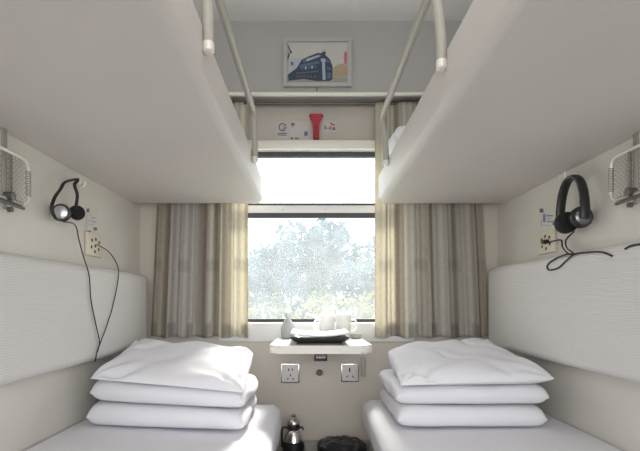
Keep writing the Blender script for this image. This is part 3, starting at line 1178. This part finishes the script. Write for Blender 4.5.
# ================================================================== WIRE RACKS
def wire_rack(s, y_far, y_near, z0, z1, y_strap, label):
    wall = XL if s < 0 else XR
    x = wall - s * 0.03
    t = thing('wire_rack', label, 'rack', (x, (y_far + y_near) / 2, z0), 'wall racks')
    b = MB()
    fr = round_path([(x, y_near, z0), (x, y_near, z1), (x, y_far, z1), (x, y_far, z0)], 0.035, 6, closed=True)
    b.tube(fr, 0.0056, 10, closed=True)
    f = b.build('rack_frame', M['wire'], t)
    # diagonal netting clipped to the frame
    b = MB()
    step = 0.016
    n = int((y_far - y_near + z1 - z0) / step) + 1
    for k in range(1, n):
        d = k * step
        for sg in (0, 1):
            y_a, z_a = y_near + min(d, y_far - y_near), z0 + max(0, d - (y_far - y_near))
            y_b, z_b = y_near + max(0, d - (z1 - z0)), z0 + min(d, z1 - z0)
            if sg:
                y_a, y_b = y_near + y_far - y_a, y_near + y_far - y_b
            a, c = Vector((x + s * 0.002, y_a, z_a)), Vector((x + s * 0.002, y_b, z_b))
            mid = (a + c) / 2 + Vector((s * 0.010, 0, 0))
            b.tube([a, (a * 3 + c) / 4 + Vector((s * .007, 0, 0)), mid, (a + c * 3) / 4 + Vector((s * .007, 0, 0)), c], 0.0007, 4)
    b.build('net', M['net'], t, kind=None)
    # lashing wound round the far upright and lower bar
    b = MB()
    def coil(a, c, turns, r):
        a, c = Vector(a), Vector(c)
        ax = (c - a).normalized()
        s1 = ax.cross(Vector((1, 0, 0))).normalized()
        s2 = Vector((1, 0, 0))
        pts = [a.lerp(c, q / (turns * 8)) + s1 * math.cos(q * math.pi / 4) * r + s2 * math.sin(q * math.pi / 4) * r for q in range(turns * 8 + 1)]
        b.tube(pts, 0.0013, 5)
    coil((x, y_far, z0 + .03), (x, y_far, z1 - .03), 15, 0.0068)
    coil((x, y_near + .03, z0), (x, y_far - .03, z0), 34, 0.0056)
    coil((x, y_strap + .014, z0 + .01), (x, y_strap + .014, z1 - .005), 24, 0.0045)
    b.build('lashing', M['net_dark'], t)
    # hanger strap up to the berth and hinge at the foot
    b = MB()
    x0, x1 = sorted((x + s * 0.006, x + s * 0.012))
    b.box((x0, y_strap - 0.010, z0 - 0.03), (x1, y_strap + 0.010, EYE + 0.505), 0.002)
    b.build('hanger_strap', mat('strap_grey_' + ('l' if s < 0 else 'r'), (0.36, 0.34, 0.30), 0.5, 0.2), t, label='grey flat hanger strap')
    b = MB()
    b.tube([(x - s * .004, y_strap - 0.06, z0 - 0.010), (x - s * .004, y_strap + 0.07, z0 - 0.014)], 0.005, 8)
    b.lathe([(0.004, -0.014), (0.013, -0.012), (0.013, 0.012), (0.004, 0.014)], (x - s * .006, y_strap, z0 + .008), axis='X', n=16)
    b.lathe([(0.004, -0.008), (0.008, -0.006), (0.008, 0.006), (0.004, 0.008)], (x - s * .006, y_strap + .004, z0 - .030), axis='X', n=14)
    b.build('hinge', M['metal_dark'], t)
    return t


wire_rack(-1, 1.445, 1.17, EYE + 0.300, EYE + 0.440, 1.345, 'wire-framed net rack folded against the left wall, under the left upper berth')
wire_rack(1, 1.486, 1.19, EYE + 0.322, EYE + 0.460, 1.385, 'wire-framed net rack folded against the right wall, under the right upper berth')


# ================================================================== TABLE AND WHAT IS ON IT
TZ = EYE - 0.188
tx0, tx1, ty0, ty1 = -0.182, 0.268, 1.99, YB - 0.002
t = thing('folding_table', 'small cream fold-down table with rounded corners under the window', 'table', ((tx0 + tx1) / 2, ty1, TZ - 0.3))
b = MB()
rc = 0.05
pts = []
for (cx, cy, a0) in ((tx0 + rc, ty0 + rc, 180), (tx1 - rc, ty0 + rc, 270)):
    for k in range(9):
        a = math.radians(a0 + 90 * k / 8)
        pts.append((cx + math.cos(a) * rc, cy + math.sin(a) * rc, TZ - 0.036))
pts += [(tx1, ty1, TZ - 0.036), (tx0, ty1, TZ - 0.036)]
b.prism(pts, (0, 0, 0.036))
bmesh.ops.bevel(b.bm, geom=[e for e in b.bm.edges if abs(e.verts[0].co.z - e.verts[1].co.z) < 1e-6 and min(v.co.y for v in e.verts) < ty1 - .01], offset=0.009, segments=4, affect='EDGES')
b.build('tabletop', M['table'], t)
b = MB()
a = P(314, 361.5, ty0 - .001)
c = P(327.5, 355.0, ty0 - .001)
b.box((a.x, ty0 + 0.012, a.z), (c.x, ty0 + 0.05, TZ - 0.034), 0.002)
pl = b.build('latch', M['black_plastic'], t, label='small black latch plate')
b = MB()
for k, (x0, x1) in enumerate(((.18, .3), (.36, .5), (.55, .64), (.7, .84))):
    zc = (a.z + TZ - .036) / 2
    b.box((a.x + (c.x - a.x) * x0, ty0 + 0.0108, zc - .003), (a.x + (c.x - a.x) * x1, ty0 + 0.0125, zc + .003))
b.build('latch_mark', M['film'], pl, smooth=False)
b = MB()
b.box((-0.005, ty0 + 0.12, TZ - 0.05), (0.09, ty1 - .001, TZ - 0.034), 0.003)
b.prism([(0.030, ty1 - .001, TZ - 0.05), (0.030, ty0 + 0.16, TZ - 0.05), (0.030, ty1 - .001, TZ - 0.13)], (0.014, 0, 0))
b.build('support_bracket', mat('bracket_cream', (0.60, 0.56, 0.50), 0.4), t)
k = wb(319.5, 372, YB)
b = MB()
b.lathe([(0.009, 0.0), (0.009, 0.016), (0.015, 0.018), (0.016, 0.028), (0.010, 0.033)], (k.x, YB, k.z), axis='Y', n=18)
kn = b.build('stop_knob', M['metal_dark'], t, label='dark round stop knob on the wall')
b = MB()
k2 = wb(363.5, 367, YB)
b.box((k2.x - 0.013, YB - 0.016, k2.z - 0.05), (k2.x + 0.011, YB - .0005, k2.z + 0.05), 0.003)  # plain grey upright strip
b.build('wall_strip', mat('strip_grey', (0.46, 0.43, 0.39), 0.45, 0.2), t, label='grey upright strip on the wall under the right corner')

# shallow black tray with a white paper lying over it
ya, yb_ = 2.02, 2.33
xa, xb = P(289.5, 0, ya).x, P(350, 0, ya).x
t = thing('serving_tray', 'shallow black tray on the table, a white paper lying on it', 'tray', ((xa + xb) / 2, (ya + yb_) / 2, TZ))
b = MB()
def tray(u, v):
    a_, c_ = u * 2 - 1, v * 2 - 1
    e = max(abs(a_), abs(c_))
    z = 0.004 + 0.026 * max(0, (e - 0.72) / 0.28) ** 1.3
    return Vector(((xa + xb) / 2 + (xb - xa) / 2 * a_, (ya + yb_) / 2 + (yb_ - ya) / 2 * c_, TZ + z))
b.grid(25, 25, tray)
o = b.build('tray_dish', M['tray_black'], t, angle=60)
so = o.modifiers.new('thickness', 'SOLIDIFY')
so.thickness = 0.005
so.offset = 1
b = MB()
b.box((xa + .03, ya + .03, TZ + 0.0003), (xb - .03, yb_ - .03, TZ + 0.006), 0.002)
b.build('tray_foot', M['tray_black'], t)
b = MB()
def sheet(u, v):
    x = xa + 0.004 + (xb - xa - 0.008) * u
    y = ya + 0.006 + (yb_ - ya - 0.015) * v
    z = TZ + 0.041 + 0.014 * (2 * u - 1) ** 2 * (1 if u > .5 else .9) + 0.003 * math.sin(v * 3)
    return Vector((x, y, z))
b.grid(24, 12, sheet)
o = b.build('magazine', M['paper'], angle=180)
so = o.modifiers.new('thickness', 'SOLIDIFY')
so.thickness = 0.006
so.offset = -1
tag(o, 'white paper booklet curved over the black tray on the table', 'booklet')


def cup(px, y, h, r, label, lid=False, handle=1):
    c = P(px, 0, y)
    c.z = TZ
    t = thing('teacup', label, 'cup', c, 'white cups on the table')
    b = MB()
    b.lathe([(r * .62, 0.0003), (r * .7, 0.003), (r * .82, h * .25), (r * .95, h * .6), (r, h * .97), (r * .97, h), (r * .93, h * .97), (r * .88, h * .6), (r * .7, h * .2), (r * .05, h * .14)], c, n=28)
    b.build('cup_body', M['china'], t)
    b = MB()
    b.tube(spline([c + Vector((handle * r * .9, 0, h * .8)), c + Vector((handle * r * 1.5, 0, h * .78)), c + Vector((handle * r * 1.55, 0, h * .4)), c + Vector((handle * r * .84, 0, h * .28))], 6), 0.0045, 8)
    b.build('cup_handle', M['china'], t)
    if lid:
        b = MB()
        b.lathe([(r * 1.02, h), (r * 1.0, h + .006), (r * .6, h + .018), (r * .15, h + .022), (r * .2, h + .032), (r * .16, h + .038), (r * .02, h + .040)], c, n=28)
        b.build('cup_lid', M['china'], t)


cup(327, 2.385, 0.115, 0.042, 'white lidded teacup at the back of the table, left of the other white cup', True, -1)
cup(343.5, 2.385, 0.118, 0.042, 'white lidded teacup at the back of the table, nearest the right curtain', True, 1)
# clear carafe standing against the lower edge of the window
c = P(288, 0, 2.40)
c.z = TZ
t = thing('glass_carafe', 'pale glass carafe on the left of the table against the window', 'carafe', c)
b = MB()
b.lathe([(0.030, 0.0003), (0.034, 0.004), (0.036, 0.05), (0.030, 0.075), (0.014, 0.098), (0.013, 0.118), (0.019, 0.130), (0.016, 0.130), (0.010, 0.116), (0.011, 0.098), (0.026, 0.074), (0.031, 0.05), (0.029, 0.008), (0.001, 0.006)], c, n=28)
b.build('carafe_body', M['clear'], t)
b = MB()
b.lathe([(0.009, 0.126), (0.011, 0.132), (0.019, 0.138), (0.017, 0.150), (0.004, 0.155)], c, n=20)
b.build('stopper', M['china'], t)
c = P(356, 0, 2.36)
c.z = TZ
b = MB()
b.lathe([(0.022, 0.0003), (0.026, 0.004), (0.030, 0.02), (0.029, 0.022), (0.024, 0.012), (0.001, 0.008)], c, n=24)
t = b.build('small_dish', mat('dish_grey', (0.45, 0.44, 0.42), 0.4))
tag(t, 'small grey dish at the right back corner of the table', 'dish')


# ================================================================== ON THE FLOOR
c = Vector((P(293.5, 0, 2.345).x, 2.345, 0.0))
t = thing('vacuum_flask', 'steel-topped vacuum flask with a black body, on the floor beside the left bed', 'flask', c)
b = MB()
b.lathe([(0.050, 0.0005), (0.056, 0.006), (0.056, 0.245), (0.053, 0.262), (0.046, 0.266)], c, n=32)
b.build('flask_body', M['thermos_black'], t)
b = MB()
b.lathe([(0.048, 0.264), (0.053, 0.268), (0.050, 0.280), (0.042, 0.303), (0.032, 0.322), (0.026, 0.328)], c, n=32)
b.build('flask_shoulder', M['steel'], t, label='steel shoulder')
b = MB()
b.lathe([(0.027, 0.326), (0.036, 0.330), (0.037, 0.337), (0.031, 0.341)], c, n=28)
b.tube(spline([c + Vector((-.028, -.01, .334)), c + Vector((-.052, -.014, .336)), c + Vector((-.058, -.016, .31)), c + Vector((-.056, -.016, .24))], 6), 0.006, 8)
b.tube(spline([c + Vector((.028, -.01, .334)), c + Vector((.044, -.014, .338)), c + Vector((.050, -.016, .325))], 6), 0.005, 8)
b.build('flask_handle', M['thermos_black'], t, label='black neck ring and handle')
b = MB()
b.lathe([(0.030, 0.340), (0.034, 0.346), (0.033, 0.362), (0.025, 0.375), (0.014, 0.383), (0.011, 0.388), (0.014, 0.393), (0.013, 0.400), (0.003, 0.404)], c, n=28)
b.build('flask_cap', M['steel'], t, label='steel cap with a knob')

c = Vector((P(342, 0, 2.26).x, 2.26, 0.0))
t = thing('waste_bin', 'low dark waste bin with a black liner on the floor below the table', 'bin', c)
b = MB()
b.lathe([(0.085, 0.0005), (0.089, 0.004), (0.108, 0.26), (0.113, 0.27), (0.111, 0.276), (0.104, 0.27), (0.085, 0.02), (0.001, 0.012)], c, n=36)
b.build('bin_tub', M['bin'], t)
b = MB()
def liner(u, v):
    a = u * 2 * math.pi
    r = 0.120 * ((1 - v) / .75) ** 0.7 if v > .25 else 0.120
    z = 0.235 + 0.16 * v if v < .25 else 0.275 + 0.028 * math.sin((v - .25) / .75 * math.pi / 2)
    n = noise.noise(Vector((math.cos(a) * 2.2, math.sin(a) * 2.2, v * 4)))
    r *= 1 + 0.04 * n
    return Vector((c.x + math.cos(a) * r, c.y + math.sin(a) * r, z + 0.010 * n))
b.grid(49, 18, liner)
b.build('bin_liner', M['liner'], t, weld=True, angle=80, label='crumpled black liner')


# ================================================================== OUTSIDE
GZ = -1.1
b = MB()
b.box((-40, 3.6, GZ - 0.2), (40, 70, GZ))
g = structure(b.build('ground', M['ground'], smooth=False), 'pale ground outside the window')


def leaf_cloud(b, c, rx, ry, rz_, n, size, rng, ncol=1):
    for _ in range(n):
        while True:
            p = Vector((rng.uniform(-1, 1), rng.uniform(-1, 1), rng.uniform(-1, 1)))
            if 0.25 < p.length < 1:
                break
        p = Vector((p.x * rx, p.y * ry, p.z * rz_)) + Vector(c)
        d = Vector((rng.gauss(0, 1), rng.gauss(0, 1), rng.gauss(0, 1))).normalized()
        s_ = d.cross(Vector((rng.gauss(0, 1), rng.gauss(0, 1), rng.gauss(0, 1)))).normalized()
        L = size * rng.uniform(.6, 1.3)
        w = L * .38
        b.poly([p - d * L, p + s_ * w, p + d * L, p - s_ * w], rng.randrange(ncol))


def leaf_mats(name, cols):
    return [mat('%s_%d' % (name, i), c, 0.9, translucent=0.3, spec=0.1) for i, c in enumerate(cols)]


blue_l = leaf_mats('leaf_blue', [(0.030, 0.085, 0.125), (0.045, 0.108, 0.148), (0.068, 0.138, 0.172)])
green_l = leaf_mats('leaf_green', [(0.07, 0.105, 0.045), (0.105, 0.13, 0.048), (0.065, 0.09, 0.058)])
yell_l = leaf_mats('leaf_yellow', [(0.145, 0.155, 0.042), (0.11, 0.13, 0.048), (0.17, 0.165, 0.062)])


def tree(px, Y, top_py, crown_r, label, mats_, seed, n=1500, size=.16):
    rng = random.Random(seed)
    x = (px - VX) / F * Y
    ztop = EYE + (VY - top_py) / F * Y
    t = thing('tree', label, 'tree', (x, Y, GZ), 'trees outside')
    b = MB()
    zc = ztop - crown_r * 1.1
    trunk_top = Vector((x + rng.uniform(-.2, .2), Y, ztop - crown_r * .5))
    b.tube(spline([(x, Y, GZ - .05), (x + rng.uniform(-.1, .1), Y, (GZ + zc) / 2), trunk_top], 6), 0.13, 8, taper=lambda q: 1.2 - q * .95)
    for k in range(7):
        a = rng.uniform(0, 6.28)
        z0 = GZ + (zc - GZ) * rng.uniform(.55, 1.0)
        e = Vector((x + math.cos(a) * crown_r * .7, Y + math.sin(a) * crown_r * .7, z0 + crown_r * rng.uniform(.3, .8)))
        b.tube(spline([(x, Y, z0), (Vector((x, Y, z0)) + e) / 2 + Vector((0, 0, .12)), e], 5), 0.05, 6, taper=lambda q: 1.1 - q * .8)
    b.build('trunk', M['bark'], t)
    b = MB()
    for k in range(9):
        a = rng.uniform(0, 6.28)
        rr = crown_r * rng.uniform(0, .62)
        cc = (x + math.cos(a) * rr, Y + math.sin(a) * rr, zc + rng.uniform(-.95, .62) * crown_r)
        leaf_cloud(b, cc, crown_r * .55, crown_r * .55, crown_r * .48, n // 9, size, rng, len(mats_))
    b.build('crown', mats_, t, smooth=False)


def bush(px, Y, top_py, r, label, mats_, seed, n=500, size=.09):
    rng = random.Random(seed)
    x = (px - VX) / F * Y
    ztop = EYE + (VY - top_py) / F * Y
    t = thing('bush', label, 'bush', (x, Y, GZ), 'bushes outside')
    b = MB()
    for k in range(6):
        a = rng.uniform(0, 6.28)
        b.tube(spline([(x + math.cos(a) * .08, Y + math.sin(a) * .08, GZ - .03), (x + math.cos(a) * r * .3, Y + math.sin(a) * r * .3, GZ + .6), (x + math.cos(a) * r * .6, Y + math.sin(a) * r * .6, ztop - r * .5)], 5), 0.02, 5)
    b.build('branch', M['bark'], t)
    b = MB()
    for k in range(8):
        a = rng.uniform(0, 6.28)
        rr = r * rng.uniform(0, .6)
        cc = (x + math.cos(a) * rr, Y + math.sin(a) * rr, GZ + (ztop - GZ) * rng.uniform(.45, .86))
        leaf_cloud(b, cc, r * .6, r * .6, (ztop - GZ) * .22, n // 8, size, rng, len(mats_))
    b.build('foliage', mats_, t, smooth=False)


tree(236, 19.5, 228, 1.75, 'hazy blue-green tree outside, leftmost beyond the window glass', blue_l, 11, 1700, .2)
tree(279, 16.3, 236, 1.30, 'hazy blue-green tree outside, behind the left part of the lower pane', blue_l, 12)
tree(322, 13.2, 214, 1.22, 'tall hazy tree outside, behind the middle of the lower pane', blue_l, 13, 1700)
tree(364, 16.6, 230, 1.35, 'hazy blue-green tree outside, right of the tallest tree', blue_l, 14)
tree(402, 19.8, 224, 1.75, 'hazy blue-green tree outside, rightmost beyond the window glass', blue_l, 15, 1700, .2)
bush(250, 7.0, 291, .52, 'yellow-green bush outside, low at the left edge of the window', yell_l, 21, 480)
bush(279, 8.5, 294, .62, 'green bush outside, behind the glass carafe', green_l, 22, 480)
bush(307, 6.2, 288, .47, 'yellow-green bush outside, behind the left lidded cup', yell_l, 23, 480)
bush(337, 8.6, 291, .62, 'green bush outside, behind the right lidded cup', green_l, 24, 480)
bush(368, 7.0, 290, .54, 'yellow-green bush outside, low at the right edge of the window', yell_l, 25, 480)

# ================================================================== LIGHT
w = bpy.data.worlds.new('World')
SC.world = w
w.use_nodes = True
bg = w.node_tree.nodes['Background']
bg.inputs['Color'].default_value = (0.93, 0.97, 1.0, 1)
bg.inputs['Strength'].default_value = 3.0


def area(name, loc, rot, sx, sy, power, col=(1, 1, 1), portal=False):
    d = bpy.data.lights.new(name, 'AREA')
    d.shape = 'RECTANGLE'
    d.size, d.size_y = sx, sy
    d.energy = power
    d.color = col
    if portal:
        d.cycles.is_portal = True
    o = bpy.data.objects.new(name, d)
    COL.objects.link(o)
    o.location = loc
    o.rotation_euler = rot
    return o


area('window_daylight', ((WX0 + WX1) / 2, YB + 0.08, (WZ0 + WZ1) / 2), (math.radians(-90), 0, 0), WX1 - WX0, WZ1 - WZ0, 1, portal=True)
area('corridor_daylight', ((cw[0] + cw[1]) / 2, YC - 0.07, (cw[2] + cw[3]) / 2), (math.radians(90), 0, 0), cw[1] - cw[0], cw[3] - cw[2], 1, portal=True)
area('corridor_lamp', (0.0, -0.35, CEIL - 0.01), (0, 0, 0), 1.6, 0.3, 9, (1.0, 0.95, 0.9))
area('compartment_lamp', (0.05, 0.9, CEIL - 0.01), (0, 0, 0), 0.5, 0.25, 1.5, (1.0, 0.96, 0.9))
area('corridor_fill', (0.05, YC + 0.03, 1.1), (math.radians(90), 0, 0), 2.4, 0.9, 12, (1.0, 0.97, 0.94))  # unseen fill light added behind the camera to brighten the compartment
sd = bpy.data.lights.new('sun', 'SUN')
sd.energy = 11.0
sd.angle = math.radians(13)
sd.color = (1.0, 0.95, 0.86)
so = bpy.data.objects.new('sun', sd)
COL.objects.link(so)
so.rotation_euler = Vector((-0.13, -0.87, -0.80)).to_track_quat('-Z', 'Y').to_euler()

# ================================================================== CAMERA
cd = bpy.data.cameras.new('camera')
cd.sensor_fit = 'HORIZONTAL'
cd.sensor_width = 36
cd.lens = F / 640 * 36
cd.shift_x = (320 - VX) / 640
cd.shift_y = (VY - 225.5) / 640
cd.clip_start = 0.02
co = bpy.data.objects.new('camera', cd)
COL.objects.link(co)
co.location = (0, 0, EYE)
co.rotation_euler = (math.radians(90), 0, 0)
SC.camera = co

SC.view_settings.view_transform = 'Standard'
SC.view_settings.look = 'None'
SC.view_settings.exposure = 0.0
SC.cycles.use_denoising = True
SC.cycles.max_bounces = 12
SC.cycles.diffuse_bounces = 6
SC.cycles.transparent_max_bounces = 16
SC.cycles.caustics_reflective = False
SC.cycles.caustics_refractive = False
SC.cycles.sample_clamp_indirect = 6
